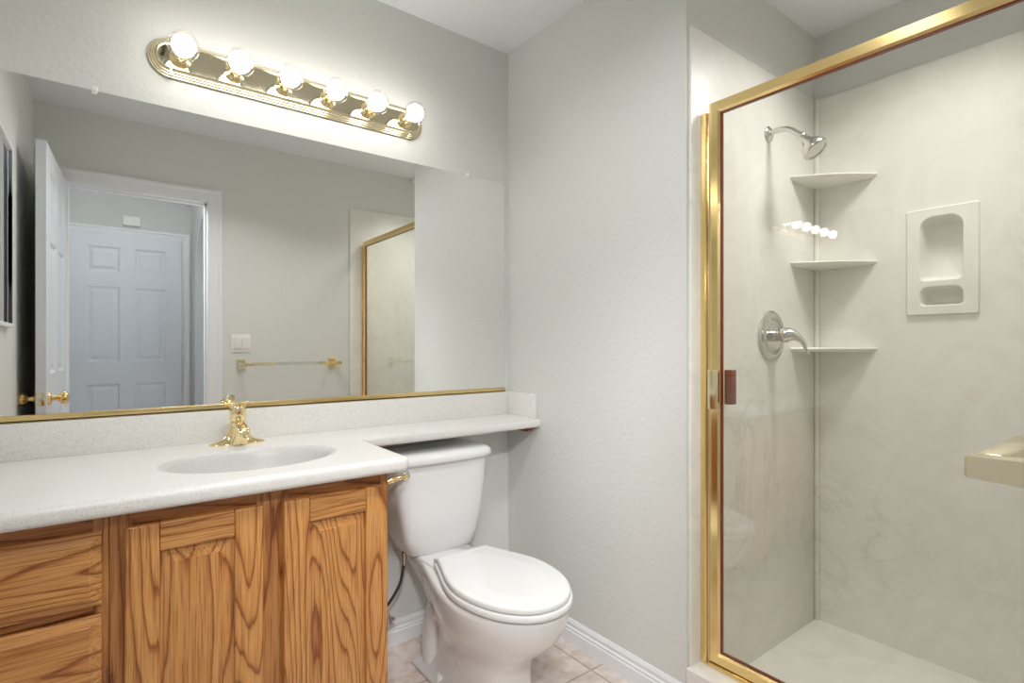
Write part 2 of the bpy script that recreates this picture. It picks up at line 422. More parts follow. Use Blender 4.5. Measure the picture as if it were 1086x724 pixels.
# six-panel doors
def knob(parent, origin, axis, mat='gold', name='door_knob'):
    b = B()
    lathe(b, [(0, 0), (.031, 0), (.031, .004), (.026, .010), (.013, .013), (.011, .030), (.016, .036), (.026, .044), (.0285, .056), (.025, .066), (.014, .072), (0, .0725)], origin, axis, 28)
    k = obj(name, b, mat, parent); k['label'] = 'polished brass knob'; return k
def six_panel(name, W, Hh, T, label):
    """door in local coords: x 0..W from the hinge, z 0..Hh, y -T/2..T/2"""
    b = B(); st = .115; mid = .095; pw = (W-2*st-mid)/2
    rows = [(.24, .82), (1.0, 1.60), (1.72, 1.92)]
    pan = []
    for z0, z1 in rows:
        pan.append((st, z0, st+pw, z1)); pan.append((st+pw+mid, z0, W-st, z1))
    pr = [(.006, -.003), (.014, -.009), (.022, -.009), (.045, -.003), (.05, -.003)]
    panel_face(b, (0, 0, W, Hh), pan, pr, lambda a, c, d: (a, -T/2-d, c))
    panel_face(b, (0, 0, W, Hh), pan, pr, lambda a, c, d: (a, T/2+d, c))
    for x in (0, W): b.faces.new([b.verts.new(p) for p in ((x, -T/2, 0), (x, T/2, 0), (x, T/2, Hh), (x, -T/2, Hh))])
    for z in (0, Hh): b.faces.new([b.verts.new(p) for p in ((0, -T/2, z), (W, -T/2, z), (W, T/2, z), (0, T/2, z))])
    o = obj(name, b, 'door', None, 12); o['kind'] = 'structure'; o['label'] = label; o['category'] = 'door'
    return o
DW = .715
d1 = six_panel('door_1', DW, 2.02, .035, 'white six-panel bathroom door standing open, seen edge-on in the mirror')
for s in (-1, 1): knob(d1, (DW-.06, s*.0175, .895), (0, s, 0))
b = B(); box(b, (DW, -.012, .868), (DW+.002, .012, .924), .0008); obj('latch_plate', b, 'pale', d1)
b = B(); lathe(b, [(0, 0), (.0065, 0), (.006, .006), (0, .007)], (DW+.001, 0, .895), (1, 0, 0), 14); obj('latch_bolt', b, 'nickel', d1)
for z in (.2, 1.0, 1.8):
    b = B(); lathe(b, [(0, 0), (.006, 0), (.006, .09), (0, .09)], (-.004, .0175, z), (0, 0, 1), 12); obj('hinge', b, 'pale', d1)
d1.location = (-1.615, YF+.005, .012); d1.rotation_euler = (0, 0, math.radians(93))
d2 = six_panel('door_2', .756, 2.02, .035, 'closed white six-panel hall door seen through the doorway in the mirror')
d2.location = (-1.661, HY+.018, .012)
knob(d2, (.70, .0175, .895), (0, 1, 0))
for z in (.25, 1.75):
    b = B(); box(b, (-.004, .0175, z), (.012, .021, z+.09), .001); obj('hinge', b, 'pale', d2)

# ------------------------------------------------------------------ vanity cabinet
VX0, VX1, VY = XL+.002, -.821, -.545      # face frame front plane y=VY
CT = .802                                  # top of cabinet
van = thing('vanity_cabinet', 'golden oak bathroom vanity cabinet with raised panel doors and drawers under the speckled countertop', 'cabinet', ((VX0+VX1)/2, VY/2, 0))
b = B()
box(b, (VX1-.018, VY+.019, .0), (VX1, -.006, CT)); box(b, (VX0, VY+.019, 0), (VX0+.018, -.006, CT))
box(b, (VX0+.018, -.02, .1), (VX1-.018, -.006, CT)); box(b, (VX0+.018, VY+.019, .1), (VX1-.018, -.02, .118))
box(b, (VX0+.018, VY+.075, 0), (VX1-.018, VY+.09, .1))
obj('carcass', b, 'oakv', van)
for x0, x1 in ((VX0, VX0+.02), (-1.453, -1.4275), (-1.4265, -1.39), (-1.150, -1.080), (-.845, VX1)):
    obj('face_frame_stile', box(B(), (x0, VY, .1), (x1, VY+.019, CT), .0012), 'oakv', van)
for x0, x1, zs_ in ((VX0+.02, -1.453, ((.762, CT), (.604, .618), (.44, .457), (.1, .13))), (-1.39, -1.15, ((.762, CT), (.1, .13))), (-1.08, -.845, ((.762, CT), (.1, .13)))):
    for z0, z1 in zs_: obj('face_frame_rail', box(B(), (x0, VY+.0006, z0), (x1, VY+.019, z1), .0008), 'oakh', van)

def oak_var(seed, horiz): return oak('oak_board_%s' % ('across' if horiz else 'upright'), horiz, seed)
def cab_door(x0, x1, z0, z1, sd, lab):
    y0 = VY-.019; sw = .060
    root = obj('cabinet_door', panel_back(x0, x1, z0, z1, y0), oak_var(sd+.5, False), van)
    root['label'] = lab
    for a0, a1 in ((x0, x0+sw), (x1-sw, x1)):
        b = B(); box(b, (a0, y0, z0), (a1, VY-.0005, z1), .004, 3); obj('door_stile', b, oak_var(sd+a0*3, False), root)
    for c0, c1 in ((z0, z0+sw), (z1-sw, z1)):
        b = B(); box(b, (x0+sw+.0003, y0+.0008, c0), (x1-sw-.0003, VY-.0005, c1), .003, 3); obj('door_rail', b, oak_var(sd+c0*5, True), root)
    return root
def panel_back(x0, x1, z0, z1, y0):
    sw = .056; b = B()
    a0, a1, c0, c1 = x0+sw, x1-sw, z0+sw, z1-sw
    rs = []
    for s, d in ((0, .0130), (.006, .0135), (.007, .0135), (.030, .0045), (.031, .0020), (.036, .0018)):
        rs.append([Vector((a0+s, y0+d, c0+s)), Vector((a1-s, y0+d, c0+s)), Vector((a1-s, y0+d, c1-s)), Vector((a0+s, y0+d, c1-s))])
    rs.insert(0, [Vector((p.x, VY-.001, p.z)) for p in rs[0]])
    return loft(b, rs)
cab_door(-1.402, -1.139, .115, .768, 7.3, 'left oak door with a raised centre panel')
cab_door(-1.093, -.829, .115, .768, 12.9, 'right oak door with a raised centre panel')
def drawer(z0, z1, sd, lab):
    x0, x1 = VX0+.008, -1.439; y0 = VY-.019; b = B(); rs = []
    for s, d in ((0, .019), (0, .008), (.002, .006), (.018, .0015), (.020, 0), (.022, 0)):
        rs.append([Vector((x0+s, y0+d, z0+s)), Vector((x1-s, y0+d, z0+s)), Vector((x1-s, y0+d, z1-s)), Vector((x0+s, y0+d, z1-s))])
    loft(b, rs)
    r = obj('drawer_front', b, oak_var(sd, True), van, 20); r['label'] = lab
drawer(.622, .768, 2.2, 'top oak drawer front with bevelled edges')
drawer(.458, .603, 5.7, 'middle oak drawer front with bevelled edges')
drawer(.115, .440, 9.1, 'deep bottom oak drawer front')

# ------------------------------------------------------------------ countertop with oval basin
top = thing('countertop', 'speckled off-white L-shaped countertop with built-in oval sink, running on as a shelf over the toilet', 'countertop', (-.9, -.3, CT))
ZT = .840
def offset(poly, d):
    n = len(poly); out = []
    for i in range(n):
        p0, p1, p2 = Vector(poly[i-1]), Vector(poly[i]), Vector(poly[(i+1) % n])
        e1, e2 = (p1-p0).normalized(), (p2-p1).normalized()
        n1, n2 = Vector((e1.y, -e1.x)), Vector((e2.y, -e2.x))
        m = (n1+n2); m = m/max(.25, m.dot(n1)) if m.length > 1e-6 else n1
        out.append(p1-m*d)
    return out
CF = -.592; SHY = -.222; CRX = -.773
def arcpts(cx, cy, r, a0, a1, n=10): return [(cx+r*math.cos(a0+(a1-a0)*k/n), cy+r*math.sin(a0+(a1-a0)*k/n)) for k in range(n+1)]
R1 = .024
poly = [(XL+.001, -.001)]+[(XL+.001, CF)]+arcpts(CRX-R1, CF+R1, R1, -PI/2, 0)+[(CRX, SHY-.006), (CRX+.006, SHY)]+[(-.001, SHY)]+[(-.001, -.001)]
poly = poly  # counter-clockwise
prof_e = [(0.0, .013), (-.003, .0065), (-.009, .0018), (-.013, 0)]
rings = []
def ringat(z, d): return [Vector((p.x, p.y, z)) for p in offset(poly, d)]
zb = CT
for z, d in ((zb, .012), (zb+.0012, .006), (zb+.006, .0015), (zb+.012, 0), (ZT-.014, 0), (ZT-.008, .0012), (ZT-.003, .0048), (ZT-.0006, .010), (ZT, .015)):
    rings.append(ringat(z, d))
b = B(); loft(b, rings, cap=False)
b.faces.new([b.verts.new(p) for p in rings[0]][::-1]) if False else None
# top with an elliptical hole
SC = (-1.115, -.345); SA, SB = .205, .146
def ell(f, z, n=64, dx=0): return [Vector((SC[0]+SA*f*math.cos(2*PI*k/n), SC[1]+SB*f*math.sin(2*PI*k/n), z)) for k in range(n)]
hole = ell(1.06, ZT)
outer = rings[-1]
tri = tessellate_polygon([outer, hole]); allp = outer+hole
vs = [b.verts.new(p) for p in allp]
for t in tri:
    try: b.faces.new([vs[i] for i in t])
    except ValueError: pass
inner_b = ell(1.06, zb)
tri = tessellate_polygon([rings[0], inner_b]); vs = [b.verts.new(p) for p in rings[0]+inner_b]
for t in tri:
    try: b.faces.new([vs[i] for i in t])
    except ValueError: pass
obj('slab', b, 'counter', top, 50)
b = B()
rs = [ell(1.06, ZT)]
for f, dz in ((1.03, .0006), (1.0, .0026), (.975, .0075), (.95, .016), (.92, .032), (.88, .055), (.81, .082), (.68, .108), (.5, .124), (.3, .130), (.12, .132)):
    rs.append(ell(f, ZT-dz))
loft(b, rs, cap=False)
rs2 = [ell(1.06, ZT-.012), ell(1.0, ZT-.05), ell(.9, ZT-.1), ell(.6, ZT-.138), ell(.12, ZT-.142)]
loft(b, rs2, cap=False)
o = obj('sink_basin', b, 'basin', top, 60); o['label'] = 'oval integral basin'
b = B(); lathe(b, [(0, 0), (.030, 0), (.031, .002), (.022, .004), (.020, .002), (.006, .001), (.006, .006), (0, .007)], (SC[0], SC[1], ZT-.132), (0, 0, 1), 28)
obj('drain', b, 'brass', top)
b = B(); box(b, (XL+.001, -.020, ZT-.0005), (-.0195, -.001, .9375), .0025, 2); obj('backsplash', b, 'counter', top)
b = B(); box(b, (-.020, -.203, ZT-.0005), (-.001, -.001, .9375), .0025, 2); obj('side_splash', b, 'counter', top)

o = obj('shelf_bracket', prism(B(), [(0, .0), (0, -.022), (.155, -.022), (.19, -.004), (.19, 0)], lambda d, h, t: (t, -.002-d, CT-.0005+h), -.024, -.002), 'darkwood')
tag(o, 'small reddish wooden cleat on the wall under the end of the shelf', 'bracket')

# ------------------------------------------------------------------ mirror
mr = thing('wall_mirror', 'large frameless wall mirror above the vanity with a gold channel along its bottom edge', 'mirror', (-.86, -.003, .94))
MX0, MX1, MZ0, MZ1 = XL+.02, -.027, .950, 1.857
b = B(); box(b, (MX0, -.0065, MZ0), (MX1, -.001, MZ1), .0008, 1); obj('glass', b, 'mirror', mr, 20)
b = B(); box(b, (MX0-.001, -.0115, .939), (MX1+.002, -.001, .943)); box(b, (MX0-.001, -.0115, .939), (MX1+.002, -.0085, .957), .001)
obj('bottom_channel', b, 'satin', mr)
for x in (-1.457, -.219, ):
    b = B(); lathe(b, [(0, 0), (.009, 0), (.009, .006), (.006, .0085), (0, .009)], (x, -.0065, MZ1+.001), (0, -1, 0), 18); box(b, (x-.006, -.011, MZ1-.012), (x+.006, -.007, MZ1), .001)
    o = obj('mirror_clip', b, 'acrylic' if False else 'plastic', mr); o['label'] = 'clear-white plastic clip'

# ------------------------------------------------------------------ vanity light
LX0, LX1, LZ = -1.334, -.433, 2.004
vl = thing('vanity_light', 'brass strip light with six clear globe bulbs above the mirror', 'light fixture', ((LX0+LX1)/2, -.001, LZ))
def stad(hw, y, n=14):
    hl = (LX1-LX0)/2-.058; cx = (LX0+LX1)/2; pts = []
    for k in range(n+1): a = -PI/2+PI*k/n; pts.append(Vector((cx+hl+hw*math.cos(a), y, LZ+hw*math.sin(a))))
    for k in range(n+1): a = PI/2+PI*k/n; pts.append(Vector((cx-hl+hw*math.cos(a), y, LZ+hw*math.sin(a))))
    return pts
b = B()
pr = [(.058, -.001), (.058, -.007), (.0565, -.009), (.054, -.009), (.053, -.013), (.051, -.015), (.0485, -.015), (.0475, -.019), (.0455, -.021), (.043, -.021), (.042, -.025), (.040, -.027), (.037, -.028), (.035, -.027), (.0345, -.0235)]
loft(b, [stad(a, y) for a, y in pr], cap=False)
obj('backplate_rim', b, 'pale', vl, 28)
b = B(); loft(b, [stad(.0348, -.0238), stad(.0348, -.002)]); obj('backplate_face', b, 'palesatin', vl, 28)
for x in (LX0+.058, LX1-.058):
    obj('end_band', box(B(), (x-.0015, -.0292, LZ-.0585), (x+.0015, -.002, LZ-.034)), 'pale', vl)
    obj('end_band', box(B(), (x-.0015, -.0292, LZ+.034), (x+.0015, -.002, LZ+.0585)), 'pale', vl)
for k in range(6):
    x = -1.253+k*.1474
    b = B(); lathe(b, [(0, 0), (.030, 0), (.029, .004), (.024, .008), (.020, .010), (.0175, .012), (.0175, .036), (.0165, .038), (.0145, .039), (.0145, .030), (0, .030)], (x, -.0238, LZ), (0, -1, 0), 28)
    s = obj('socket', b, 'brass', vl)
    yb_ = -.058
    b = B(); c0 = Vector((x, yb_, LZ)); R = .041
    pf = [(0, 0), (.013, 0), (.0135, .010), (.018, .0165)]
    for j in range(1, 17):
        a = -PI/2+.48+(PI-.48)*j/16; pf.append((max(0, R*math.cos(a)), .0165+.0365+R*math.sin(a)))
    lathe(b, pf, c0, (0, -1, 0), 36)
    g = obj('globe_bulb', b, 'globe', vl, 70); g['label'] = 'lit clear glass globe bulb'
    b = B(); sphere(b, (x, yb_-.053, LZ+.000), .031, 24, 14); obj('bulb_glow', b, 'glow', g, 70)

# ------------------------------------------------------------------ faucet
fx, fy, fz = -1.108, -.088, ZT
fa = thing('faucet', 'polished brass single-handle faucet behind the oval sink', 'faucet', (fx, fy, fz))
b = B(); rs = []
# flared base: wide low skirt sweeping up into the body
n = 40
for z, hx, hy, e in ((0, .078, .030, 2.2), (.003, .0785, .0305, 2.2), (.006, .074, .0285, 2.1), (.011, .058, .026, 2), (.018, .043, .0245, 2), (.028, .033, .0235, 2), (.042, .0265, .0225, 2), (.058, .023, .0215, 2), (.070, .0215, .021, 2), (.074, .020, .020, 2)):
    r = []
    for k in range(n):
        a = 2*PI*k/n; ca, sa = math.cos(a), math.sin(a)
        r.append(Vector((fx+hx*math.copysign(abs(ca)**(2/e), ca), fy+hy*math.copysign(abs(sa)**(2/e), sa), fz+z)))
    rs.append(r)
loft(b, rs); obj('body', b, 'brass', fa, 60)
# spout with bell-shaped apron
b = B(); rs = []
for t in range(13):
    q = t/12
    y = fy-.004-.098*q; zc = fz+.056+.006*math.sin(PI*q)-.012*q*q
    hw = .0200-.0035*q; hh = .0155-.006*q
    if t == 12: hw *= .8; hh *= .75; y += .002
    rs.append([Vector((fx+hw*math.cos(2*PI*k/28), y, zc+hh*math.sin(2*PI*k/28))) for k in range(28)])
loft(b, rs); obj('spout', b, 'brass', fa, 60)
b = B(); rs = []
for t in range(13):
    q = t/12; z = fz+.052-.050*q; hw = .0175+.016*q**1.6; yf_ = .050-.014*q+.004*q*q
    rs.append([Vector((fx+hw*math.cos(2*PI*k/32), fy+(yf_*math.sin(2*PI*k/32) if math.sin(2*PI*k/32) < 0 else .012*math.sin(2*PI*k/32)), z)) for k in range(32)])
loft(b, rs); obj('apron', b, 'brass', fa, 60)
b = B(); lathe(b, [(0, 0), (.008, 0), (.0105, -.002), (.0105, -.010), (0, -.010)], (fx, fy-.090, fz+.041), (0, 0, 1), 20); obj('aerator', b, 'brass', fa)
b = B(); lathe(b, [(0, .070), (.0205, .070), (.0225, .075), (.0235, .090), (.0235, .108), (.022, .116), (.016, .122), (.008, .125), (0, .1255)], (fx, fy, fz), (0, 0, 1), 32)
hd = obj('handle', b, 'brass', fa, 60)
b = B(); rs = []
dx_, dy_ = .35, -.937
for t in range(11):
    q = t/10; d = -.012+.058*q; z = fz+.117+.010*q+.006*q*q; hw = .0195-.008*q*q; hh = .007-.005*q
    if t == 10: hw *= .7; hh *= .6
    rs.append([Vector((fx+dx_*d-dy_*hw*math.cos(2*PI*k/22), fy+dy_*d+dx_*hw*math.cos(2*PI*k/22), z+hh*math.sin(2*PI*k/22))) for k in range(22)])
loft(b, rs); obj('lever', b, 'brass', hd, 60)
b = B(); lathe(b, [(0, 0), (.0035, 0), (.0033, .0012), (0, .0014)], (fx, fy-.0240, fz+.097), (0, -1, 0), 14); obj('temperature_dot', b, 'red', hd)
b = B(); tube(b, [(fx, fy+.024, fz), (fx, fy+.024, fz+.05)], .0025); sphere(b, (fx, fy+.024, fz+.054), .006, 14, 8); obj('lift_rod', b, 'brass', fa)

# ------------------------------------------------------------------ toilet
TX = -.437
to = thing('toilet', 'white two-piece toilet with closed elongated seat, standing between vanity and wall', 'toilet', (TX, -.40, 0))
def sup(cx, yb, yf, hw, z, e=2.5, n=56, ef=None, bow=0):
    """rounded outline from back y=yb to front y=yf"""
    cy = (yb+yf)/2; hy = (yb-yf)/2; r = []
    for k in range(n):
        a = 2*PI*k/n; ca, sa = math.cos(a), math.sin(a)
        ee = e if sa > 0 or ef is None else ef
        X = hw*math.copysign(abs(ca)**(2/ee), ca); Y = hy*math.copysign(abs(sa)**(2/ee), sa)
        if sa < 0: Y -= bow*(1-(X/hw)**2)
        r.append(Vector((cx+X, cy+Y, z)))
    return r
# tank
b = B()
loft(b, [sup(TX, -.045, -.165, .110, .380, 5), sup(TX, -.035, -.182, .126, .384, 6, bow=.008), sup(TX, -.03, -.188, .136, .394, 7, bow=.010), sup(TX, -.025, -.195, .155, .44, 7, bow=.012),
         sup(TX, -.022, -.200, .173, .52, 7, bow=.014), sup(TX, -.020, -.204, .186, .62, 7, bow=.015), sup(TX, -.018, -.208, .193, .716, 7, bow=.016)])
obj('tank', b, 'ceramic', to, 40)
b = B()
loft(b, [sup(TX, -.016, -.212, .197, .7165, 7, bow=.016), sup(TX, -.010, -.219, .205, .719, 7, bow=.018), sup(TX, -.008, -.223, .208, .726, 7, bow=.018), sup(TX, -.008, -.223, .208, .738, 7, bow=.018),
         sup(TX, -.010, -.219, .204, .748, 7, bow=.018), sup(TX, -.018, -.208, .194, .755, 6, bow=.017), sup(TX, -.03, -.195, .180, .758, 6, bow=.016), sup(TX, -.06, -.15, .1, .759, 4)])
obj('tank_lid', b, 'ceramic', to, 50)
# bowl: outline mixes an egg front
def egg(yb, yf, hwb, hw, z, n=64, wide=.55, p=2.0):
    """back half-width hwb at yb growing to hw, elliptical nose at yf"""
    L = yb-yf; half = []
    for k in range(n//2+1):
        t = k/(n//2)            # 0 back -> 1 nose
        s = 1-(1-t)**1.0
        s = (1-math.cos(PI*t))/2*.5+t*.5
        y = yb-L*s
        if s < wide: q = s/wide; w_ = hwb+(hw-hwb)*(.55*math.sin(q*PI/2)+.45*(3*q*q-2*q**3))
        else: q = (s-wide)/(1-wide); w_ = hw*max(0, 1-q**p)**(1/p)
        half.append((w_, y))
    return [Vector((TX-w_, y, z)) for w_, y in half[::1]]+[Vector((TX+w_, y, z)) for w_, y in half[::-1][1:]]
b = B()
body = [egg(-.17, -.650, .118, .120, .000, wide=.5, p=3.4), egg(-.165, -.656, .122, .124, .006, wide=.5, p=3.4), egg(-.17, -.650, .118, .119, .020, wide=.5, p=3.4),
        egg(-.19, -.636, .088, .108, .034, wide=.5, p=3.2), egg(-.21, -.630, .062, .102, .07, wide=.5, p=3.2), egg(-.21, -.632, .058, .100, .12, wide=.5, p=3.0), egg(-.21, -.640, .062, .106, .165, wide=.5, p=2.7),
        egg(-.21, -.676, .07, .126, .205, wide=.52, p=2.3), egg(-.21, -.728, .082, .150, .245, wide=.54, p=2.1), egg(-.20, -.770, .092, .168, .290, wide=.56, p=2), egg(-.19, -.789, .10, .176, .330, wide=.58, p=2),
        egg(-.18, -.795, .102, .180, .360, wide=.58, p=2), egg(-.18, -.794, .102, .179, .373, wide=.58, p=2), egg(-.19, -.784, .096, .169, .379, wide=.58, p=2)]
loft(b, body)
# rear deck that carries the tank
loft(b, [sup(TX, -.19, -.30, .060, .18, 4), sup(TX, -.12, -.32, .075, .26, 4), sup(TX, -.05, -.33, .098, .335, 5), sup(TX, -.035, -.335, .106, .365, 6), sup(TX, -.035, -.335, .106, .380, 6), sup(TX, -.042, -.328, .099, .3865, 6)])
# trapway bulges on both sides
for s in (-1, 1):
    pts = spline([(TX+s*.050, -.56, .06), (TX+s*.062, -.47, .115), (TX+s*.064, -.39, .20), (TX+s*.060, -.32, .235), (TX+s*.058, -.255, .215), (TX+s*.060, -.225, .14), (TX+s*.066, -.225, .06), (TX+s*.070, -.24, .0)], 7)
    tube(b, pts, [.034+.012*math.sin(PI*i/(len(pts)-1)) for i in range(len(pts))], 22)
obj('bowl', b, 'ceramic', to, 55)
for s in (-1, 1):
    b = B(); lathe(b, [(0, 0), (.015, 0), (.0145, .016), (.011, .022), (0, .024)], (TX+s*.103, -.340, .020), (0, 0, 1), 22); obj('bolt_cap', b, 'seat', to)
# seat and lid
def lidring(z, ins=0, back=0):
    return egg(-.302-ins-back, -.806+ins, .108-ins, .178-ins, z, n=80, wide=.50, p=2.05)
b = B(); loft(b, [lidring(.3815, .012), lidring(.3835, .002), lidring(.387, 0), lidring(.397, 0), lidring(.4005, .002), lidring(.4015, .012)]); obj('seat', b, 'seat', to, 50)
b = B(); loft(b, [lidring(.4035, .016), lidring(.4050, .008), lidring(.409, .0065), lidring(.416, .0065), lidring(.4205, .009), lidring(.4225, .014), lidring(.4235, .026), lidring(.4238, .045), lidring(.4255, .055), lidring(.4262, .08)])
obj('lid', b, 'seat', to, 40)
for s in (-1, 1):
    b = B(); lathe(b, [(0, 0), (.009, 0), (.009, .04), (0, .04)], (TX+s*.075-.02, -.290, .402), (1, 0, 0), 16); box(b, (TX+s*.075-.017, -.305, .383), (TX+s*.075+.017, -.272, .402), .004)
    obj('hinge', b, 'seat', to)
# flush lever
b = B(); lx = TX-.165; ly = -.2235
lathe(b, [(0, 0), (.018, 0), (.018, .003), (.012, .008), (.008, .011), (.008, .018), (0, .018)], (lx, -.2065, .690), (0, -1, 0), 22)
lv = obj('flush_lever', b, 'chrome', to)
b = B(); pts = spline([(lx, -.222, .690), (lx-.02, -.226, .691), (lx-.045, -.229, .689), (lx-.075, -.231, .684)], 6)
tube(b, pts, [.0065+.0022*math.sin(i*.9)+.003*(i/len(pts)) for i in range(len(pts))], 14); sphere(b, pts[-1], .0095, 16, 10)
o = obj('lever_arm', b, 'gold', lv); o['label'] = 'brass lever arm'

# water supply
sp = thing('water_supply_line', 'braided water supply hose and shut-off valve on the wall behind the toilet', 'pipe', (-.57, -.03, .13))
b = B(); tube(b, spline([(-.560, -.110, .388), (-.562, -.110, .34), (-.575, -.105, .27), (-.605, -.090, .21), (-.628, -.072, .17), (-.615, -.062, .14)], 8), .0055, 12); obj('hose', b, 'rubber', sp)
b = B(); lathe(b, [(0, 0), (.008, 0), (.008, .028), (.011, .03), (.011, .046), (0, .046)], (-.561, -.110, .338), (0, 0, 1), 16); obj('hose_nut', b, 'nickel', sp)
b = B(); lathe(b, [(0, 0), (.026, 0), (.024, .004), (.010, .007), (.009, .05), (.012, .052), (.012, .07), (0, .072)], (-.600, -.0005, .125), (0, -1, 0), 24)
lathe(b, [(0, 0), (.009, 0), (.009, .022), (0, .022)], (-.600, -.058, .125), (0, 0, 1), 16)
v_ = obj('stop_valve', b, 'nickel', sp)
b = B(); lathe(b, [(0, 0), (.007, 0), (.017, .004), (.017, .010), (.006, .014), (0, .014)], (-.588, -.060, .125), (1, -.2, 0), 18, 1, .65); obj('valve_handle', b, 'chrome', v_)

# ------------------------------------------------------------------ shower door and jambs
jb = thing('shower_door_jamb', 'polished gold wall channel on the left side of the shower opening', 'door jamb', (XD+.02, -.93, .147))
b = B(); box(b, (XD-.004, -.949, .147), (XD+.030, YS-.0105, 1.868), .0015); obj('channel', b, 'gold', jb)
b = B(); box(b, (XD+.002, -.9545, .147), (XD+.022, -.9495, 1.868), .0008); o = obj('sealing_strip', b, 'pale', jb)
jb2 = thing('shower_door_jamb', 'gold hinge channel at the near end of the shower opening, seen in the mirror', 'door jamb', (XD+.02, -1.87, .147))
b = B(); box(b, (XD-.004, YF+.0105, .147), (XD+.030, -1.868, 1.868), .0015); obj('channel', b, 'gold', jb2)
sill = obj('door_threshold', box(B(), (XD-.008, -1.8675, .1462), (XD+.034, -.9550, .158), .002), 'gold')
tag(sill, 'low gold metal threshold strip on the curb under the shower door', 'threshold')
sd = thing('shower_door', 'gold-framed clear glass shower door', 'shower door', (XD+.012, -1.41, .16))
DY0, DY1, DZ0, DZ1 = -.957, -1.865, .160, 1.893
FW = .034
p = [(0, 0), (0, .022), (FW-.006, .022), (FW, .017), (FW, .005), (FW-.007, .0), (.003, -.0)]
b = B()
def fr(u, d):   # u inward from the outer edge
    return [Vector((XD+d, DY0-u, DZ0+u)), Vector((XD+d, DY1+u, DZ0+u)), Vector((XD+d, DY1+u, DZ1-u)), Vector((XD+d, DY0-u, DZ1-u))]
cols = [fr(u, d) for u, d in p]
for k in range(4): loft(b, [[c[k] for c in cols], [c[(k+1) % 4] for c in cols]], cap=False)
obj('frame', b, 'gold', sd, 20)
b = B(); g0 = FW-.004
cols = [fr(u, d) for u, d in ((FW-.002, .007), (FW+.004, .007), (FW+.004, .0165), (FW-.002, .0165))]
for k in range(4): loft(b, [[c[k] for c in cols], [c[(k+1) % 4] for c in cols]], cap=False)
o = obj('gasket', b, 'amber', sd, 20); o['label'] = 'dark brown glazing gasket'
b = B(); box(b, (XD+.009, DY1+FW-.008, DZ0+FW-.008), (XD+.0145, DY0-FW+.008, DZ1-FW+.008)); o = obj('glass_pane', b, 'glass', sd, 0); o['label'] = 'clear glass pane'
b = B(); box(b, (XD-.016, -.992, .945), (XD+.001, -.960, 1.066), .002); hnd = obj('handle', b, 'pale', sd)
b = B(); box(b, (XD+.022, -1.018, .960), (XD+.050, -.9935, 1.066), .002); o = obj('inner_grip', b, 'amber', hnd); o['label'] = 'brown inner grip seen through the glass'

# ------------------------------------------------------------------ shower fittings
def shelf_mesh(z):
    r = .218; cx, cy = XS-.0005, YS-.0105; b = B(); n = 14; pts = []
    for k in range(n+1):
        t = k/n; bow = .016*math.sin(PI*t)
        pts.append((cx-r*(1-t)-bow, cy-r*t-bow))
    pts = [(cx, cy)]+pts
    def rg(zz, s): return [Vector((cx+(x-cx)*s, cy+(y-cy)*s, zz)) for x, y in pts]
    loft(b, [rg(z-.016, .93), rg(z-.013, .97), rg(z-.004, 1), rg(z, .985)]); return b
cs = obj('corner_shelf', shelf_mesh(0), 'marble', None, 40)
cs.location = (0, 0, 1.788)
tag(cs, 'topmost of the three small marble corner shelves in the shower', 'shelf', 'marble corner shelves in the shower')
for z, l in ((1.460, 'middle one of the three small marble corner shelves in the shower'), (1.133, 'lowest of the three marble corner shelves, level with the shower valve')):
    dup_at(cs, (0, 0, z), l)

sn = thing('soap_dish', 'recessed marble soap and shampoo niche with two hollows on the long shower wall', 'soap dish', (XS, -1.34, 1.25))
b = B(); ny0, ny1, nz0, nz1 = -1.438, -1.242, 1.251, 1.618
def rrect(a0, c0, a1, c1, r, n=6, rt=None):
    rt = r if rt is None else rt; out = []
    for (cx, cz, s, rr) in ((a1-r, c0+r, -PI/2, r), (a1-rt, c1-rt, 0, rt), (a0+rt, c1-rt, PI/2, rt), (a0+r, c0+r, PI, r)):
        for k in range(n+1): a = s+PI/2*k/n; out.append((cx+rr*math.cos(a), cz+rr*math.sin(a)))
    return out
h1 = rrect(-1.401, 1.366, -1.278, 1.592, .018, 6, .04); h2 = rrect(-1.401, 1.279, -1.278, 1.348, .014, 6, .026)
out = rrect(ny0, nz0, ny1, nz1, .006, 3)
XF = XS-.010
P3 = lambda ps, x: [Vector((x, a, c)) for a, c in ps]
pts3 = P3(out, XF)+P3(h1, XF)+P3(h2, XF)
tri = tessellate_polygon([[Vector((a, c, 0)) for a, c in out], [Vector((a, c, 0)) for a, c in h1], [Vector((a, c, 0)) for a, c in h2]])
vs = [b.verts.new(q) for q in pts3]
for t in tri:
    try: b.faces.new([vs[i] for i in t])
    except ValueError: pass
def grow(ps, s):
    ca = sum(p[0] for p in ps)/len(ps); cc = sum(p[1] for p in ps)/len(ps)
    w0 = max(abs(p[0]-ca) for p in ps); h0 = max(abs(p[1]-cc) for p in ps)
    return [(ca+(p[0]-ca)*(w0+s)/w0, cc+(p[1]-cc)*(h0+s)/h0) for p in ps]
loft(b, [P3(out, XF), P3(grow(out, .003), XF+.004), P3(grow(out, .003), XS-.0002)], cap=False)
obj('plate', b, 'marble', sn, 40)
NB = B()
for hl in (h1, h2):
    b2 = [P3(hl, XF), P3(grow(hl, -.003), XF+.004), P3(grow(hl, -.007), XF+.04), P3(grow(hl, -.014), XF+.058), P3(grow(hl, -.022), XF+.062)]
    loft(NB, b2[:-1]+[b2[-1]], cap=False)
    NB.faces.new([NB.verts.new(q) for q in b2[-1]])
obj('hollow', NB, 'marble', sn, 50)

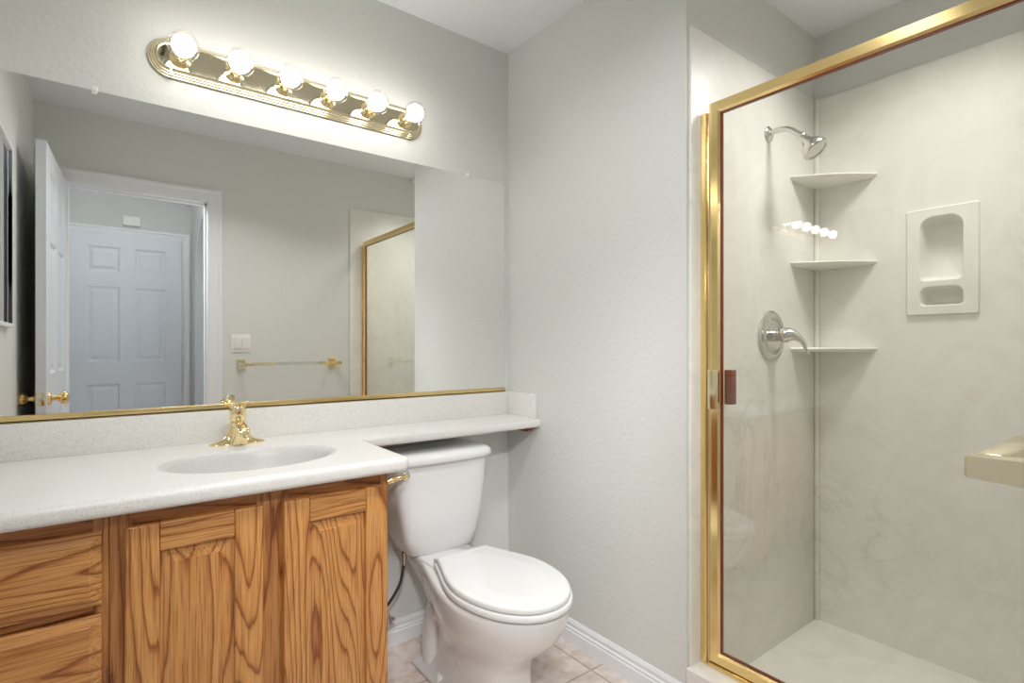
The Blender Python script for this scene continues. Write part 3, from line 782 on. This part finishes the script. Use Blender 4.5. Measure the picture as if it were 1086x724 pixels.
sh = thing('overhead_shower', 'brushed nickel shower head on a bent arm high on the plumbing wall', 'shower head', (.485, YS-.0105, 1.908))
hx, hy0, hz = .485, YS-.0103, 1.908
b = B(); lathe(b, [(0, 0), (.029, 0), (.028, .004), (.019, .010), (.010, .013), (0, .013)], (hx, hy0, hz), (0, -1, 0), 26); obj('flange', b, 'nickel', sh)
b = B(); ap = spline([(hx, hy0, hz), (hx, hy0-.035, hz+.004), (hx, hy0-.075, hz-.006), (hx, hy0-.115, hz-.040)], 8); tube(b, ap, .0095, 16); obj('arm', b, 'nickel', sh)
ax = Vector((.02, -.62, -.78)).normalized()
b = B(); sphere(b, (hx, hy0-.118, hz-.044), .0155, 20, 12)
lathe(b, [(0, 0), (.013, .0), (.016, .012), (.018, .022), (.032, .040), (.041, .058), (.0425, .068), (.040, .073), (.034, .074), (.033, .071), (0, .071)], (hx, hy0-.120, hz-.048), ax, 32)
obj('spray_head', b, 'nickel', sh)

sv = thing('shower_valve', 'round brushed nickel shower valve with a curved lever handle', 'shower valve', (.503, YS-.0103, 1.176))
vx, vy, vz = .503, YS-.0103, 1.176
b = B(); lathe(b, [(0, 0), (.093, 0), (.0925, .004), (.086, .009), (.078, .010), (.072, .007), (.060, .009), (.056, .012), (.050, .012), (.046, .009), (.020, .010), (0, .010)], (vx, vy, vz), (0, -1, 0), 48); obj('escutcheon', b, 'nickel', sv)
b = B(); lathe(b, [(0, .008), (.021, .008), (.021, .020), (.019, .022), (.019, .042), (.022, .044), (0, .046)], (vx, vy, vz), (0, -1, 0), 28); obj('stem', b, 'nickel', sv)
b = B(); pts = spline([(vx, vy-.042, vz), (vx, vy-.060, vz+.004), (vx+.004, vy-.085, vz-.002), (vx+.010, vy-.108, vz-.022), (vx+.014, vy-.118, vz-.050), (vx+.018, vy-.126, vz-.066)], 6)
tube(b, pts, [.024, .026, .0275, .028, .028, .027, .026, .0245, .023, .0215, .020, .018, .0165, .015, .0135, .012, .011, .010, .009, .008, .0075, .007, .0065, .006, .0055, .005, .0045, .004, .0035, .003, .003][:len(pts)], 18)
obj('lever_handle', b, 'nickel', sv, 60)

# ------------------------------------------------------------------ towel bar on the doorway wall
tb = thing('towel_bar', 'clear acrylic towel bar on brass posts beside the doorway', 'towel bar', (-.45, YF, 1.0))
ZB = 1.022
for x, sgn in ((-.757, 1), (-.125, -1)):
    b = B()
    box(b, (x-.003, YF, ZB-.036), (x+.045*sgn+.003*sgn, YF+.012, ZB+.030), .003)
    rs = []
    for t, hz0, hz1 in ((0, .022, .013), (.03, .016, .012), (.10, .0125, .011), (.134, .0105, .0105), (.1365, .009, .009)):
        y = YF+.004+t; ex = 0 if t < .135 else .002
        rs.append([Vector((x+sgn*ex, y, ZB-hz0)), Vector((x+sgn*(.026-ex), y, ZB-hz0)), Vector((x+sgn*(.026-ex), y, ZB+hz1)), Vector((x+sgn*ex, y, ZB+hz1))])
    loft(b, rs)
    obj('post', b, 'pale' if sgn > 0 else 'gold', tb, 20)  # near post paler: the strong light on it is put into its colour
b = B(); box(b, (-.732, YF+.112, ZB-.009), (-.150, YF+.134, ZB+.010), .003); obj('bar', b, 'acrylic', tb)
for x0, x1, m_ in ((-.732, -.56, 'pale'), (-.27, -.150, 'gold')):  # near sleeve pale: reflections in the acrylic put into its colour
    b = B(); box(b, (x0, YF+.1105, ZB-.0105), (x1, YF+.1355, ZB+.0115), .002); obj('sleeve', b, m_, tb)

# ------------------------------------------------------------------ switch, chime, cabinet, vent
sw = thing('light_switch', 'white double rocker light switch beside the doorway casing, seen in the mirror', 'switch', (-.735, YF, 1.155))
b = B(); box(b, (-.792, YF, 1.097), (-.677, YF+.006, 1.213), .0025); obj('cover_plate', b, 'plastic', sw)
for x in (-.758, -.712):
    b = B(); prism(b, [(0, -.033), (.007, -.033), (.011, .033), (0, .033)], lambda d, h, t: (t, YF+.005+d, 1.155+h), x-.0165, x+.0165); obj('rocker', b, 'plastic', sw, 20)
o = obj('door_chime', box(B(), (-1.315, HY, 2.118), (-1.195, HY+.035, 2.195), .006), 'plastic'); tag(o, 'small white door chime box above the hall door', 'door chime')
mc = thing('framed_mirror', 'narrow-framed mirror on the left wall, caught at the left edge of the big mirror', 'mirror', (XL, -.50, 1.2))
b = B()
for a_, c_ in (((-.905, 1.21), (-.89, 1.90)), ((-.13, 1.21), (-.115, 1.90)), ((-.89, 1.21), (-.13, 1.225)), ((-.89, 1.885), (-.13, 1.90))):
    box(b, (XL+.0003, a_[0], a_[1]), (XL+.018, c_[0], c_[1]), .002)
obj('mirror_frame', b, 'trim', mc)
b = B(); box(b, (XL+.0003, -.891, 1.224), (XL+.010, -.129, 1.886)); obj('mirror_glass', b, 'mirror', mc)
cv = thing('ceiling_vent', 'slatted white exhaust vent in the bathroom ceiling, reflected in the shower glass', 'vent', (-1.30, -.86, H))
b = B(); box(b, (-1.43, -.99, H-.014), (-1.17, -.97, H-.0005), .003); box(b, (-1.43, -.75, H-.014), (-1.17, -.73, H-.0005), .003); box(b, (-1.43, -.97, H-.014), (-1.41, -.75, H-.0005), .003); box(b, (-1.19, -.97, H-.014), (-1.17, -.75, H-.0005), .003)
obj('vent_frame', b, 'plastic', cv)
b = B(); box(b, (-1.41, -.97, H-.002), (-1.19, -.75, H-.0005)); obj('duct', b, 'rubber', cv)
for k in range(7):
    b = B(); prism(b, [(0, 0), (.018, .009), (.018, .0105), (0, .0015)], lambda d, h, t: (-1.405+k*.0305+d, t, H-.0135+h), -.97, -.75); obj('slat', b, 'plastic', cv)
